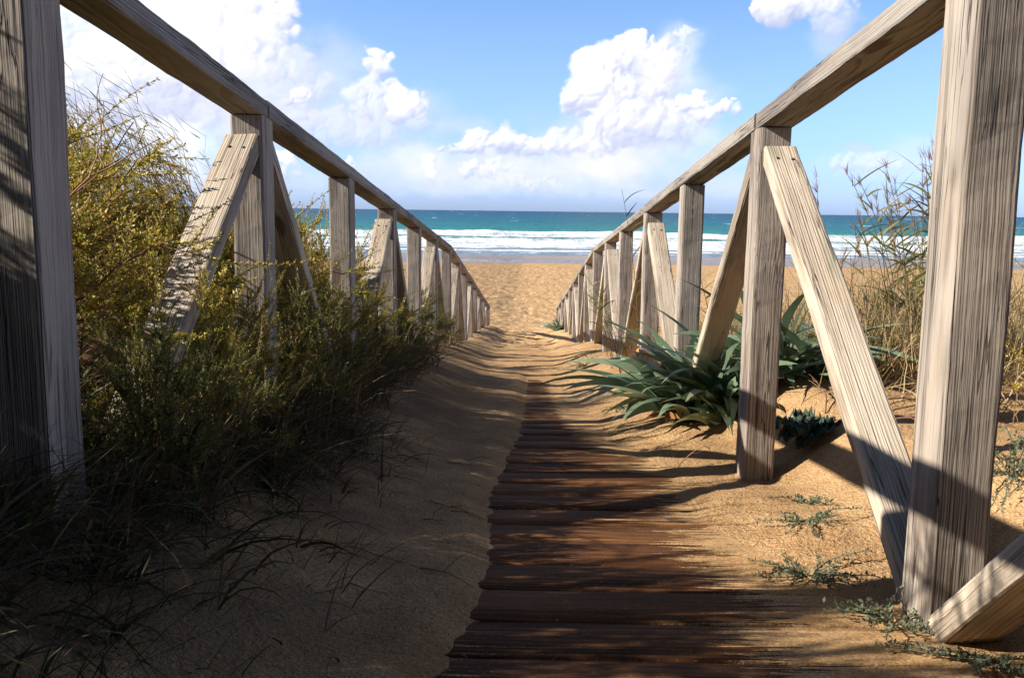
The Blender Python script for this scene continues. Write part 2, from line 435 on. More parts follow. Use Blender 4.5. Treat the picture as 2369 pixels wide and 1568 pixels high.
def mat_deck():
    m, nt = new_mat('wet_boards')
    pos = nt.n('ShaderNodeNewGeometry').outputs['Position']
    px, py, pz = nt.xyz(pos)[:3]
    isl = nt.n('ShaderNodeNewGeometry').outputs['Random Per Island']
    po = nt.v('ADD', pos, nt.cxyz(nt.m('MULTIPLY', isl, 41), nt.m('MULTIPLY', isl, 13), nt.m('MULTIPLY', isl, 5)))
    wob = nt.noise(nt.v('MULTIPLY', po, (1.2, 9, 1)), 1, 3, .5)
    g1 = nt.noise(nt.v('MULTIPLY', nt.v('ADD', po, nt.cxyz(0, nt.m('MULTIPLY', wob, .06), 0)), (2.6, 120, 1)), 1, 4, .6)
    g2 = nt.noise(nt.v('MULTIPLY', po, (9, 260, 1)), 1, 3, .6)
    blot = nt.noise(nt.v('MULTIPLY', po, (2.2, 7, 1)), 1, 4, .6)
    tone = nt.m('ADD', nt.m('MULTIPLY', g1, .6), nt.m('ADD', nt.m('MULTIPLY', blot, .45), nt.m('MULTIPLY', isl, .12)))
    col = nt.ramp(tone, [(.36, (.027, .013, .008)), (.52, (.092, .040, .019)), (.67, (.210, .092, .038)), (.84, (.36, .20, .10))])
    sc, n2, n4 = sand_color(nt, pos)
    # blown sand caught in the grain: more to the right and further down the path
    amt = nt.m('ADD', nt.step(nt.m('ADD', px, nt.m('MULTIPLY', nt.m('SUBTRACT', nt.noise(nt.v('MULTIPLY', pos, (2.2, 5, 1)), 1, 4, .6), .5), .55)), .06, .62, 0.05, .475),
              nt.m('MULTIPLY', nt.step(py, 2.5, 4.4, 0, .50), nt.step(nt.m('ABSOLUTE', nt.m('SUBTRACT', px, .07)), .04, .20, .42, 1.0)))
    amt = nt.m('ADD', amt, nt.m('MULTIPLY', nt.step(px, .06, -.10), .17))
    grain = nt.m('ADD', nt.m('MULTIPLY', g1, .5), nt.m('ADD', nt.m('MULTIPLY', nt.noise(nt.v('MULTIPLY', pos, (16, 90, 1)), 1, 4, .65), .35), nt.m('MULTIPLY', nt.noise(pos, 260, 2, .6), .15)))
    sm = nt.step(nt.m('ADD', grain, amt), .775, .82)
    spk = nt.m('MULTIPLY', nt.step(nt.m('ADD', nt.noise(nt.v('MULTIPLY', pos, (110, 380, 1)), 1, 2, .6), nt.m('MULTIPLY', g1, .25)), .76, .82), .8)
    sm = nt.m('MAXIMUM', sm, spk)
    c = nt.mix(sm, col, sc)
    h = nt.m('ADD', nt.m('MULTIPLY', g1, .9), nt.m('MULTIPLY', g2, .35))
    h = nt.m('ADD', h, nt.m('MULTIPLY', sm, nt.m('ADD', .25, nt.m('MULTIPLY', nt.noise(pos, 90, 3, .6), .5))))
    nrm = nt.bump(h, .9, .006)
    b = nt.n('ShaderNodeBsdfPrincipled', {'Base Color': c, 'Roughness': nt.mixf(sm, .75, .95), 'Specular IOR Level': nt.mixf(sm, .07, .08), 'Normal': nrm})
    finish(nt, b.outputs[0])
    return m
M_DECK = mat_deck()

def mat_leaf(name, stops, rough=.5, trans=.3, along=None, spec=.35):
    """foliage: colour varies leaf by leaf (each leaf is its own mesh island)"""
    m, nt = new_mat(name)
    isl = nt.n('ShaderNodeNewGeometry').outputs['Random Per Island']
    pos = nt.n('ShaderNodeNewGeometry').outputs['Position']
    v = nt.m('ADD', nt.m('MULTIPLY', isl, .62), nt.m('MULTIPLY', nt.step(nt.noise(pos, 7, 3, .6), .32, .68), .38))
    c = nt.ramp(v, stops)
    if along:
        c = nt.mix(nt.m('MULTIPLY', nt.step(nt.noise(pos, 34, 2, .5), .45, .7), along[0]), c, along[1])
    b = nt.n('ShaderNodeBsdfPrincipled', {'Base Color': c, 'Roughness': rough, 'Specular IOR Level': spec})
    t = nt.n('ShaderNodeBsdfTranslucent', {'Color': c})
    mx = nt.n('ShaderNodeMixShader', {0: trans})
    nt.put(mx.inputs[1], b.outputs[0]); nt.put(mx.inputs[2], t.outputs[0])
    finish(nt, mx.outputs[0])
    return m
M_SALT = mat_leaf('saltbush_leaf', [(0, (.14, .16, .025)), (.25, (.34, .31, .045)), (.54, (.54, .44, .065)), (.80, (.66, .53, .13)), (.90, (.56, .28, .07)), (1, (.32, .12, .05))], .5, .3)
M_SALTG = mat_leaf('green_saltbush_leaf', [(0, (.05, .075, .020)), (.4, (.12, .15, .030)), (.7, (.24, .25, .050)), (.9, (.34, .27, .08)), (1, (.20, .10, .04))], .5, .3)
M_TWIG = mat_leaf('twig_bark', [(0, (.13, .062, .036)), (.6, (.27, .150, .085)), (1, (.38, .27, .18))], .8, 0.0, spec=.15)
M_DRYG = mat_leaf('dry_grass', [(0, (.13, .085, .05)), (.35, (.27, .185, .10)), (.65, (.36, .27, .165)), (.85, (.23, .14, .07)), (1, (.10, .11, .04))], .7, .25, spec=.2)
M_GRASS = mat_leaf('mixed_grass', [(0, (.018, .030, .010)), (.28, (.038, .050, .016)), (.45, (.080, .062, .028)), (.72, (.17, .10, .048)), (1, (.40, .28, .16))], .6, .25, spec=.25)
M_REED = mat_leaf('reed_leaf', [(0, (.075, .115, .028)), (.35, (.14, .17, .045)), (.6, (.26, .22, .075)), (.82, (.40, .27, .13)), (1, (.48, .35, .21))], .55, .35)
M_PLUME = mat_leaf('reed_plume', [(0, (.20, .105, .05)), (.5, (.30, .16, .075)), (1, (.40, .27, .16))], .8, .3, spec=.1)
M_STRAP = mat_leaf('strap_leaf', [(0, (.12, .185, .105)), (.5, (.20, .28, .165)), (.85, (.28, .35, .22)), (1, (.33, .34, .16))], .38, .18, spec=.5, along=(.3, (.20, .27, .19)))
M_STRAPDRY = mat_leaf('dried_strap_leaf', [(0, (.16, .060, .022)), (.5, (.33, .145, .05)), (1, (.48, .29, .13))], .7, .3, spec=.2)
M_SILVER = mat_leaf('silvery_leaf', [(0, (.105, .130, .075)), (.5, (.180, .205, .130)), (.85, (.26, .275, .19)), (1, (.30, .25, .10))], .7, .25, spec=.2)
M_KALE = mat_leaf('crinkled_leaf', [(0, (.040, .065, .042)), (.6, (.065, .10, .065)), (1, (.10, .13, .09))], .4, .15, spec=.4)
M_NAIL = bpy.data.materials.new('rusty_nail'); M_NAIL.use_nodes = True
_n = NT(M_NAIL.node_tree)
finish(_n, _n.n('ShaderNodeBsdfPrincipled', {'Base Color': _n.ramp(_n.noise(_n.n('ShaderNodeTexCoord').outputs['Object'], 900, 2), [(.3, (.012, .010, .009)), (.7, (.05, .03, .02))]), 'Roughness': .8}).outputs[0])

# ------------------------------------------------------------------ sand: one sheet from behind the camera to under the sea
def spaced(a, b, d0, growth, dmax=1e9):
    out, x, d = [a], a, d0
    while x < b:
        x += d; d = min(d * growth, dmax); out.append(x)
    return out
yl = [-160, -110, -70, -45, -28, -18, -12, -8, -5.5, -4, -3, -2.3, -1.7, -1.2, -.8, -.45, -.15, .1, .3, .5, .65, .78]
yy = .9
while yy < 80:
    yl.append(yy); yy += max(.012, yy * .0075)
yl += [84, 90, 100, 120, 150, 200, 300, 400]
xr = spaced(1.2, 9, .016, 1.018, .13)
xr += spaced(xr[-1] + .2, 600, .2, 1.16)
xl = list(np.arange(-1.2, 1.2, .016))
xs = np.array(sorted([-v for v in xr] + xl + xr)); ys = np.array(yl)
GX, GY = np.meshgrid(xs, ys)
GZ = ground(GX, GY)
nx, ny = len(xs), len(ys)
ii = (np.arange(ny - 1)[:, None] * nx + np.arange(nx - 1)[None, :]).ravel()
me = mesh_np('sand', np.stack([GX.ravel(), GY.ravel(), GZ.ravel()], 1), np.stack([ii, ii + 1, ii + nx + 1, ii + nx], 1), True)
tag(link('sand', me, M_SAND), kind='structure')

# ------------------------------------------------------------------ sea with its breakers
def build_sea():
    yl = []
    y = 64.2
    while y < 190:
        yl.append(y); y += max(.16, (y - 60) * .0045)
    while y < 45000:
        yl.append(y); y *= 1.018
    ys = np.array(yl); az = np.linspace(R(-52), R(52), 620)
    Y, A = np.meshgrid(ys, az, indexing='ij')
    X = Y * np.tan(A)
    z = np.full(X.shape, SEA_Z)
    foam = np.zeros(X.shape)
    wob = lambda s, sx, amp: amp * fbm(X / sx, X * 0 + s, 4, s)
    # (distance, depth of the white band behind the front, wave height, foam strength)
    for i, (c, wdt, hgt, f) in enumerate([(139, 17, .85, .95), (120, 7, .35, .55), (107, 9, .40, .85), (97, 5, .2, .7), (90.5, 3.4, .13, .8), (84.0, 2.2, .09, .8), (79.2, 1.0, .04, .55)]):
        cc = c + wob(50 + i, 38, 5.0 * wdt / 20 + 1.2)
        d = Y - cc                                      # >0 seaward of the crest
        ridge = np.exp(-np.where(d > 0, d / (wdt * .16 + .6), -d / (wdt * .10 + .4)) ** 2)
        z += hgt * ridge * (.7 + .6 * fbm(X / 22, Y * 0 + i, 3, 70 + i))
        band = sstep(d, wdt * .10, -wdt * .02) * (1 - sstep(-d, wdt * .5, wdt))
        foam = np.maximum(foam, f * band)
    near = 1 - sstep(Y, 160, 420)
    z += near * sstep(Y, 75, 95) * (.10 * fbm(X / 3.2, Y / 2.6, 4, 90))
    z += sstep(Y, 150, 200) * (1 - sstep(Y, 900, 2500)) * (.28 * fbm(X / 16, Y / 9, 3, 95))
    foam = foam + .16 * fbm(X / 5, Y / 3.2, 4, 99) * (foam > .02)
    n1, n2 = X.shape
    k = (np.arange(n1 - 1)[:, None] * n2 + np.arange(n2 - 1)[None, :]).ravel()
    me = mesh_np('sea', np.stack([X.ravel(), Y.ravel(), z.ravel()], 1), np.stack([k, k + 1, k + n2 + 1, k + n2], 1), True)
    at = me.attributes.new('foam', 'FLOAT', 'POINT')
    at.data.foreach_set('value', foam.ravel().astype(np.float32))
    m, nt = new_mat('sea_water')
    pos = nt.n('ShaderNodeNewGeometry').outputs['Position']
    px, py, pz = nt.xyz(pos)[:3]
    lg = nt.m('DIVIDE', nt.m('LOGARITHM', nt.m('MAXIMUM', py, 60), 10), 4.0)     # log distance from the shore
    patch = nt.noise(nt.v('MULTIPLY', pos, (.004, .012, 0)), 1, 3, .5)
    lgp = nt.m('ADD', lg, nt.m('MULTIPLY', nt.m('SUBTRACT', patch, .5), .05))
    lgf = lambda d: math.log10(d) / 4
    water = nt.ramp(lgp, [(lgf(66), (.30, .30, .34)), (lgf(80), (.24, .30, .36)), (lgf(110), (.13, .25, .27)), (lgf(150), (.045, .24, .235)),
                          (lgf(190), (.028, .200, .205)), (lgf(330), (.020, .140, .190)), (lgf(900), (.017, .102, .172)), (lgf(6000), (.016, .080, .152))])
    chop = nt.noise(nt.v('MULTIPLY', pos, (.10, .05, 0)), 1, 5, .6)
    water = nt.mix(nt.step(chop, .35, .7, .0, .5), water, nt.v('MULTIPLY', water, (.55, .72, .80)))
    fa = nt.n('ShaderNodeAttribute', attribute_name='foam').outputs['Fac']
    br = nt.noise(nt.v('MULTIPLY', pos, (.55, .32, .5)), 1, 6, .65)
    br2 = nt.noise(nt.v('MULTIPLY', pos, (.09, .5, .5)), 1, 4, .6)
    fm = nt.step(nt.m('ADD', fa, nt.m('ADD', nt.m('MULTIPLY', nt.m('SUBTRACT', br, .5), .9), nt.m('MULTIPLY', nt.m('SUBTRACT', br2, .5), 1.7))), .34, .78)
    caps = nt.noise(nt.v('MULTIPLY', pos, (.10, .020, 0)), 1, 4, .62)
    capf = nt.m('MULTIPLY', nt.step(caps, .655, .69), nt.step(py, 170, 240))
    caps2 = nt.noise(nt.v('MULTIPLY', pos, (.022, .0035, 0)), 1, 4, .62)
    capf = nt.m('MAXIMUM', capf, nt.m('MULTIPLY', nt.step(caps2, .66, .69), nt.step(py, 500, 800)))
    fm = nt.m('MAXIMUM', fm, nt.m('MULTIPLY', capf, .8))
    foamc = nt.mix(nt.step(nt.m('ADD', nt.m('MULTIPLY', br, .5), nt.m('MULTIPLY', br2, .5)), .38, .56), (.42, .50, .56), (.86, .87, .87))
    c = nt.mix(fm, water, foamc)
    hgt = nt.m('ADD', nt.m('MULTIPLY', nt.noise(nt.v('MULTIPLY', pos, (.5, .9, 0)), 1, 5, .6), .35), nt.m('MULTIPLY', chop, 2.2))
    nrm = nt.bump(hgt, .55, 1.0)
    b = nt.n('ShaderNodeBsdfPrincipled', {'Base Color': c, 'Roughness': nt.mixf(fm, .4, .9), 'Specular IOR Level': nt.mixf(fm, .045, .03), 'Normal': nrm})
    finish(nt, b.outputs[0])
    tag(link('sea', me, m), kind='structure')
build_sea()

# ------------------------------------------------------------------ boardwalk
def build_deck():
    rnd = random.Random(4)
    V, Q = [], []
    y = 1.229 - .155 * 22
    i = 0
    while y < 9.5:
        pitch = .1555 + rnd.uniform(-.006, .006)
        gap = rnd.uniform(.002, .005)
        y0, y1 = y + gap / 2, y + pitch - gap / 2
        dz = rnd.uniform(-.0012, .0012); tw = rnd.uniform(-.001, .001)
        ns = 60
        base = len(V)
        sd = rnd.uniform(0, 500)
        for k in range(ns + 1):
            x = -.665 + 1.30 * k / ns
            wob0 = .0035 * mnoise.noise(Vector((x * 5, sd, 0))) + .002 * mnoise.noise(Vector((x * 22, sd, 5)))
            wob1 = .0035 * mnoise.noise(Vector((x * 5, sd, 9))) + .002 * mnoise.noise(Vector((x * 22, sd, 13)))
            cup = .0008 * mnoise.noise(Vector((x * 3, sd, 20)))
            a, b = y0 + wob0, y1 + wob1
            za, zb = float(deck_z(a)) + dz + tw + cup, float(deck_z(b)) + dz - tw + cup
            ch = .0025
            V += [(x, a, za - .034), (x, a, za - ch), (x, a + ch, za), (x, (a + b) / 2, (za + zb) / 2), (x, b - ch, zb), (x, b, zb - ch), (x, b, zb - .034)]
        for k in range(ns):
            for j in range(6):
                q0 = base + k * 7 + j
                Q.append((q0, q0 + 7, q0 + 8, q0 + 1))
            q0 = base + k * 7
            Q.append((q0, q0 + 6, q0 + 13, q0 + 7))
        y += pitch
        i += 1
    me = mesh_np('boardwalk', V, Q)
    tag(link('boardwalk', me, M_DECK), kind='structure')
build_deck()

# ------------------------------------------------------------------ railings
def beam(name, mat, parent, p0, p1, across, w, t, cut0=None, cut1=None, seed=0, ch=.0065, wob=.0026):
    """squared timber from p0 to p1: w wide along 'across', t thick; ends cut by a plane (point, normal) if given. Local Z = grain."""
    p0, p1, across = Vector(p0), Vector(p1), Vector(across)
    zax = (p1 - p0).normalized()
    xax = (across - zax * across.dot(zax)).normalized()
    yax = zax.cross(xax)
    L = (p1 - p0).length
    mat4 = Matrix((xax, yax, zax)).transposed().to_4x4()
    mat4.translation = p0
    hw, ht = w / 2, t / 2
    prof = []
    for (sx, sy) in ((1, -1), (1, 1), (-1, 1), (-1, -1)):
        a, b, c = (sx * hw, sy * (ht - ch)), (sx * (hw - ch * .3), sy * (ht - ch * .3)), (sx * (hw - ch), sy * ht)
        seq = [a, b, c] if sx * sy > 0 else [c, b, a]
        prof += seq
    ns = max(6, int(L / .035))
    inv = mat4.inverted()
    V, Q = [], []
    np_ = len(prof)
    for k in range(ns + 1):
        s = k / ns
        z = L * s
        for (x, y) in prof:
            n = mnoise.noise_vector(Vector((x * 14 + seed * 7.7, y * 14, z * 5))) * wob + mnoise.noise_vector(Vector((x * 40 + seed, y * 40, z * 24))) * wob * .4
            v = Vector((x + n.x, y + n.y, z))
            for (cut, kk) in ((cut0, 0), (cut1, ns)):
                if cut is not None and k == kk:
                    P, N = inv @ Vector(cut[0]), inv.to_3x3() @ Vector(cut[1])
                    v.z = P.z - (N.x * (v.x - P.x) + N.y * (v.y - P.y)) / N.z
            V.append(v)
    # keep rings in order near a slanted cut
    for j in range(np_):
        z0, z1 = V[j].z, V[ns * np_ + j].z
        for k in range(1, ns):
            V[k * np_ + j].z = z0 + (z1 - z0) * k / ns
    F = []
    for k in range(ns):
        for j in range(np_):
            a, b = k * np_ + j, k * np_ + (j + 1) % np_
            F.append((a, b, b + np_, a + np_))
    F.append(tuple(range(np_))[::-1])
    F.append(tuple(ns * np_ + j for j in range(np_)))
    me = bpy.data.meshes.new(name)
    me.from_pydata([tuple(v) for v in V], [], F)
    me.update()
    o = link(name, me, mat, parent)
    o.matrix_world = parent.matrix_world.inverted() @ mat4 if parent else mat4
    return o

def nail(parent, pos, normal, r=.0042):
    """nail head sunk in the face of a brace (a sub-part of the brace)"""
    pos, normal = Vector(pos), Vector(normal).normalized()
    q = normal.to_track_quat('Z', 'Y').to_matrix()
    V = [pos + q @ Vector((0, 0, .0012))]
    for rr, zz in ((.55, .0016), (1.0, .0010), (1.02, -.002)):
        for k in range(9):
            a = k * 2 * math.pi / 9
            V.append(pos + q @ Vector((r * rr * math.cos(a), r * rr * 1.25 * math.sin(a), zz)))
    F = [(0, 1 + k, 1 + (k + 1) % 9) for k in range(9)]
    for lv in range(2):
        for k in range(9):
            a, b = 1 + lv * 9 + k, 1 + lv * 9 + (k + 1) % 9
            F.append((a, a + 9, b + 9, b))
    inv = parent.matrix_world.inverted()
    me = bpy.data.meshes.new('nail')
    me.from_pydata([tuple(inv @ v) for v in V], [], F)
    link('nail', me, M_NAIL, parent)

def railing(name, side, label):
    root = empty(name, (0, 0, 0))
    tag(root, label, 'railing', 'timber railings along the boardwalk')
    xin = XL if side < 0 else XR
    xc = xin + side * POST_W / 2
    FAR = ([1.385, 2.51, 3.69, 4.87, 6.03, 7.18, 8.47, 9.66, 10.83, 11.95, 13.06, 14.31, 15.56, 16.75, 17.8] if side < 0 else
           [1.437, 2.60, 3.77, 4.89, 6.14, 7.25, 8.48, 9.59, 10.72, 11.90, 13.05, 14.2, 15.59, 16.75, 18.0])
    yk = lambda k: (FAR[k] if k >= 0 else FAR[0] + BAY * k) - POST_D / 2            # post centres
    rnd = random.Random(11 + side)
    for k in range(-2, 15):
        y = yk(k)
        top = float(rail_z(y)) + .004
        bot = gz(xc, y) - .12
        if k == 0 or k == 1: bot = min(bot, float(deck_z(y)) - .1)
        beam('post', M_POST, root, (xc + rnd.uniform(-.002, .002), y, bot), (xc, y, top), (1, 0, 0), POST_W, POST_D, seed=k + 40 * side)
    # handrail boards, butted over the posts
    joints = [-2, 1, 3, 6, 8, 10, 12, 14]
    T = .045
    for i, (a, b) in enumerate(zip(joints[:-1], joints[1:])):
        ya, yb = yk(a) + .0016, yk(b) - .0016
        if b == 14: yb += .055
        za, zb = float(rail_z(ya)) + T / 2 + .002, float(rail_z(yb)) + T / 2 + .002
        n = Vector((0, 1, 0))
        jx = rnd.uniform(-.003, .003)
        beam('handrail', M_RAIL, root, (xc + jx, ya, za), (xc + jx, yb, zb), (1, 0, 0), POST_W + .007, T,
             cut0=((xc, ya, za), n), cut1=((xc, yb, zb), n), seed=90 + i + 13 * side, wob=.0022)
    # slanting braces: from the head of every second post down to the feet of its neighbours
    BT = .046
    for k in range(-1, 15, 2):
        for dirn in (-1, 1):
            if k + dirn > 14 or (k == -1 and dirn < 0): continue
            yt = yk(k) + dirn * (POST_D / 2 + .001)
            yb = yk(k + dirn) - dirn * (POST_D / 2 + .001)
            zt = float(rail_z(yk(k))) - .045
            zb = float(deck_z(yk(k + dirn))) + .035
            if k + dirn > 8: zb = gz(xc, yk(k + dirn)) + .02
            d = Vector((0, yb - yt, zb - zt)).normalized()
            nrm = Vector((0, -d.z, d.y)) * (1 if (-d.z) * dirn > 0 else -1)      # outward/up side
            c = nrm * (-BT / 2)
            xb = xc + side * (.012 if dirn < 0 else .004)
            p0 = Vector((xb, yb, zb)) + c; p1 = Vector((xb, yt, zt)) + c
            n = Vector((0, 1, 0))
            o = beam('brace', M_BRACE, root, p0, p1, (1, 0, 0), POST_W + .003, BT, cut0=((xb, yb, zb), n), cut1=((xb, yt, zt), n), seed=200 + k * 3 + dirn + 50 * side, wob=.0022)
            if dirn < 0 and k in (1, 3, 5):                       # the two nails in the head of each near brace
                dd = Vector((0, yb - yt, zb - zt)).normalized()
                for sx in (-.018, .020):
                    nail(o, Vector((xb + sx, yt, zt)) + dd * (.058 + .004 * (sx > 0)) + nrm * .0004, nrm)
    return root
railing('timber_railing', -1, 'shaded weathered timber railing half swallowed by yellow-green bushes')
railing('timber_railing', 1, 'sunlit pale timber railing rising from bare sand right of the boardwalk')


# ------------------------------------------------------------------ plants
def norm(a):
    return a / np.maximum(np.linalg.norm(a, axis=-1, keepdims=True), 1e-9)

def tubes(P, r0, r1):
    """P: (T, S, 3) stem lines -> three-sided tapering tubes"""
    T, Sn, _ = P.shape
    d = norm(np.gradient(P, axis=1))
    ref = np.where(np.abs(d[..., 2:3]) > .9, np.array([1., 0, 0]), np.array([0, 0, 1.]))
    u = norm(np.cross(d, ref)); w = np.cross(d, u)
    r = (np.asarray(r0).reshape(-1, 1) * (1 - np.linspace(0, 1, Sn)) + np.asarray(r1).reshape(-1, 1) * np.linspace(0, 1, Sn))[..., None]
    V = np.stack([P + r * (math.cos(a) * u + math.sin(a) * w) for a in (0, 2.094, 4.189)], 2)     # T,S,3,3
    idx = np.arange(T * Sn * 3).reshape(T, Sn, 3)
    Q = [np.stack([idx[:, :-1, j], idx[:, :-1, (j + 1) % 3], idx[:, 1:, (j + 1) % 3], idx[:, 1:, j]], -1).reshape(-1, 4) for j in range(3)]
    return V.reshape(-1, 3), np.concatenate(Q)

def leaflets(base, direc, side, L, Wd, fold=.25):
    """one folded lozenge (a single quad of four points) per leaf"""
    L = np.asarray(L).reshape(-1, 1); Wd = np.asarray(Wd).reshape(-1, 1)
    up = np.cross(side, direc)
    m = base + direc * L * .45
    V = np.stack([base, m + side * Wd / 2 + up * Wd * fold, base + direc * L, m - side * Wd / 2 + up * Wd * fold], 1)
    n = len(base)
    return V.reshape(-1, 3), np.arange(n * 4).reshape(n, 4)

def blades(rng, base, phi, lean, L, Wd, curve, segs=5, twist=.6, wpow=1.4, wmin=.0, wave=0.0):
    """curved grass-like blades: base (N,3), heading phi, lean from the vertical (rad), curve (rad over the length)"""
    N = len(base)
    s = np.linspace(0, 1, segs + 1)
    th = lean[:, None] + curve[:, None] * s[None, :] + wave * rng.normal(size=(N, segs + 1))
    hx = np.stack([np.cos(phi), np.sin(phi), np.zeros(N)], -1)
    step_ = (np.sin(th)[..., None] * hx[:, None, :] + np.cos(th)[..., None] * np.array([0, 0, 1.])) * (L[:, None, None] / segs)
    P = base[:, None, :] + np.concatenate([np.zeros((N, 1, 3)), np.cumsum(step_[:, :-1], 1)], 1)
    sd = np.stack([-np.sin(phi), np.cos(phi), np.zeros(N)], -1)
    tw = rng.normal(size=N) * twist
    nrm_ = norm(np.cross(sd[:, None, :] + 0 * P, norm(np.gradient(P, axis=1))))
    sv = sd[:, None, :] * np.cos(tw)[:, None, None] + nrm_ * np.sin(tw)[:, None, None]
    wprof = np.maximum((1 - s ** wpow) * np.minimum(1, .55 + s * 3), wmin)
    w = Wd[:, None, None] * wprof[None, :, None] / 2
    V = np.stack([P - sv * w, P + sv * w], 2)
    idx = np.arange(N * (segs + 1) * 2).reshape(N, segs + 1, 2)
    Q = np.stack([idx[:, :-1, 0], idx[:, :-1, 1], idx[:, 1:, 1], idx[:, 1:, 0]], -1).reshape(-1, 4)
    return V.reshape(-1, 3), Q, P

def cat(parts):
    V, Q, o = [], [], 0
    for v, q in parts:
        V.append(v); Q.append(q + o); o += len(v)
    return np.concatenate(V), np.concatenate(Q)

def bush_mesh(seed, R_=.5, H=.55, nbr=54, per=18, leaf=.0155, nleaf=34):
    rng = np.random.default_rng(seed)
    def along(u_, ln, foot, Sn=10):
        s = np.linspace(0, 1, Sn)[None, :, None]
        return foot[:, None] + (u_[:, None] * s + np.array([0, 0, .30]) * (s - s * s)) * ln[:, None, None]
    ph = rng.uniform(0, 2 * np.pi, nbr); ct = rng.uniform(.03, 1, nbr) ** .75
    st = np.sqrt(1 - ct ** 2)
    u = np.stack([st * np.cos(ph) * R_, st * np.sin(ph) * R_, ct * H], -1)
    ln = rng.uniform(.68, 1.18, nbr)
    B = along(u, ln, rng.normal(size=(nbr, 3)) * np.array([.06, .06, 0]) + np.array([0, 0, -.05]))
    B = B + np.cumsum(rng.normal(size=B.shape) * .012, 1)
    bi = np.repeat(np.arange(nbr), per); n = len(bi)
    sp = rng.uniform(.26, 1.0, n) ** .8 * 8.99
    i0 = sp.astype(int); f = (sp - i0)[:, None]
    b = B[bi, i0] * (1 - f) + B[bi, i0 + 1] * f
    bt = norm(B[bi, i0 + 1] - B[bi, i0])
    d = norm(bt * .75 + rng.normal(size=(n, 3)) * .50 + np.array([0, 0, .30]))
    La = rng.uniform(.07, .19, n) * (1.25 - .06 * sp)
    s9 = np.linspace(0, 1, 9)[None, :, None]
    Pa = b[:, None] + (d[:, None] * s9 + (rng.normal(size=(n, 1, 3)) * .30 + np.array([0, 0, .2])) * s9 * s9 * .5) * La[:, None, None]
    sel = rng.choice(nbr, 26, replace=False)                            # long sprigs leaving the mass
    db = norm(norm(B[sel, -1] - B[sel, -3]) + rng.normal(size=(26, 3)) * .2 + np.array([0, 0, .25]))
    Lb = rng.uniform(.12, .30, 26)
    Pb = B[sel, -1][:, None] + (db[:, None] * s9 + (rng.normal(size=(26, 1, 3)) * .3) * s9 * s9 * .5) * Lb[:, None, None]
    LV = []
    for P, L, nl in ((Pa, La, nleaf), (Pb, Lb, int(nleaf * 1.5))):
        T, Sn, _ = P.shape
        k = nl
        tpar = np.tile(np.linspace(.12, 1, k), (T, 1)) + rng.uniform(-.02, .02, (T, k))
        tpar = np.clip(tpar, 0, 1) * (Sn - 1)
        i0 = np.minimum(tpar.astype(int), Sn - 2); f = (tpar - i0)[..., None]
        ar = np.arange(T)[:, None]
        pos = P[ar, i0] * (1 - f) + P[ar, i0 + 1] * f
        tan = norm(P[ar, i0 + 1] - P[ar, i0])
        ang = np.arange(k)[None, :] * 2.4 + rng.uniform(0, 6, (T, 1))
        ref = np.where(np.abs(tan[..., 2:3]) > .9, np.array([1., 0, 0]), np.array([0, 0, 1.]))
        u = norm(np.cross(tan, ref)); w = np.cross(tan, u)
        out = np.cos(ang)[..., None] * u + np.sin(ang)[..., None] * w
        dr = norm(out * rng.uniform(.55, 1.0, (T, k, 1)) + tan * .75)
        sd = norm(np.cross(dr, out + .3 * tan + rng.normal(size=(T, k, 3)) * .2))
        LL = leaf * rng.uniform(.6, 1.25, T * k) * (1.1 - .45 * np.tile(np.linspace(0, 1, k), T))
        LV.append(leaflets(pos.reshape(-1, 3), dr.reshape(-1, 3), sd.reshape(-1, 3), LL, LL * .46))
    Vl, Ql = cat(LV)
    # woody stems: twig cores and branches rising from the foot
    Vt, Qt = tubes(np.concatenate([Pa[:, ::2], Pb[:, ::2]]), np.full(len(Pa) + len(Pb), .0017), np.full(len(Pa) + len(Pb), .0008))
    Vm, Qm = tubes(B, np.full(nbr, .0050), np.full(nbr, .0018))
    Vs, Qs = cat([(Vt, Qt), (Vm, Qm)])
    return mesh_np('foliage', Vl, Ql), mesh_np('stems', Vs, Qs)

BUSH = [bush_mesh(i + 1) for i in range(4)]
for f_, s_ in BUSH: s_.materials.append(M_TWIG)
BUSHMAT = {}
def bush_variant(i, mat):
    if (i, mat.name) not in BUSHMAT:
        f_ = BUSH[i][0].copy(); f_.materials.clear(); f_.materials.append(mat)
        BUSHMAT[(i, mat.name)] = f_
    return BUSHMAT[(i, mat.name)], BUSH[i][1]

def bush(x, y, rad, h, i, label, mat=M_SALT, dz=0.0, name='saltbush', group=None, tilt=(0, 0)):
    o = empty(name, (x, y, gz(x, y) + dz), (x * 7.3 + y * 3.1) % 6.28)
    o.rotation_euler[0], o.rotation_euler[1] = tilt
    o.scale = (rad / .5, rad / .5, h / .55)
    fm, sm = bush_variant(i, mat)
    for nm, me_ in (('foliage', fm), ('stems', sm)):
        c = bpy.data.objects.new(nm, me_); COL.objects.link(c); c.parent = o
    tag(o, label, 'bush', group)
    return o

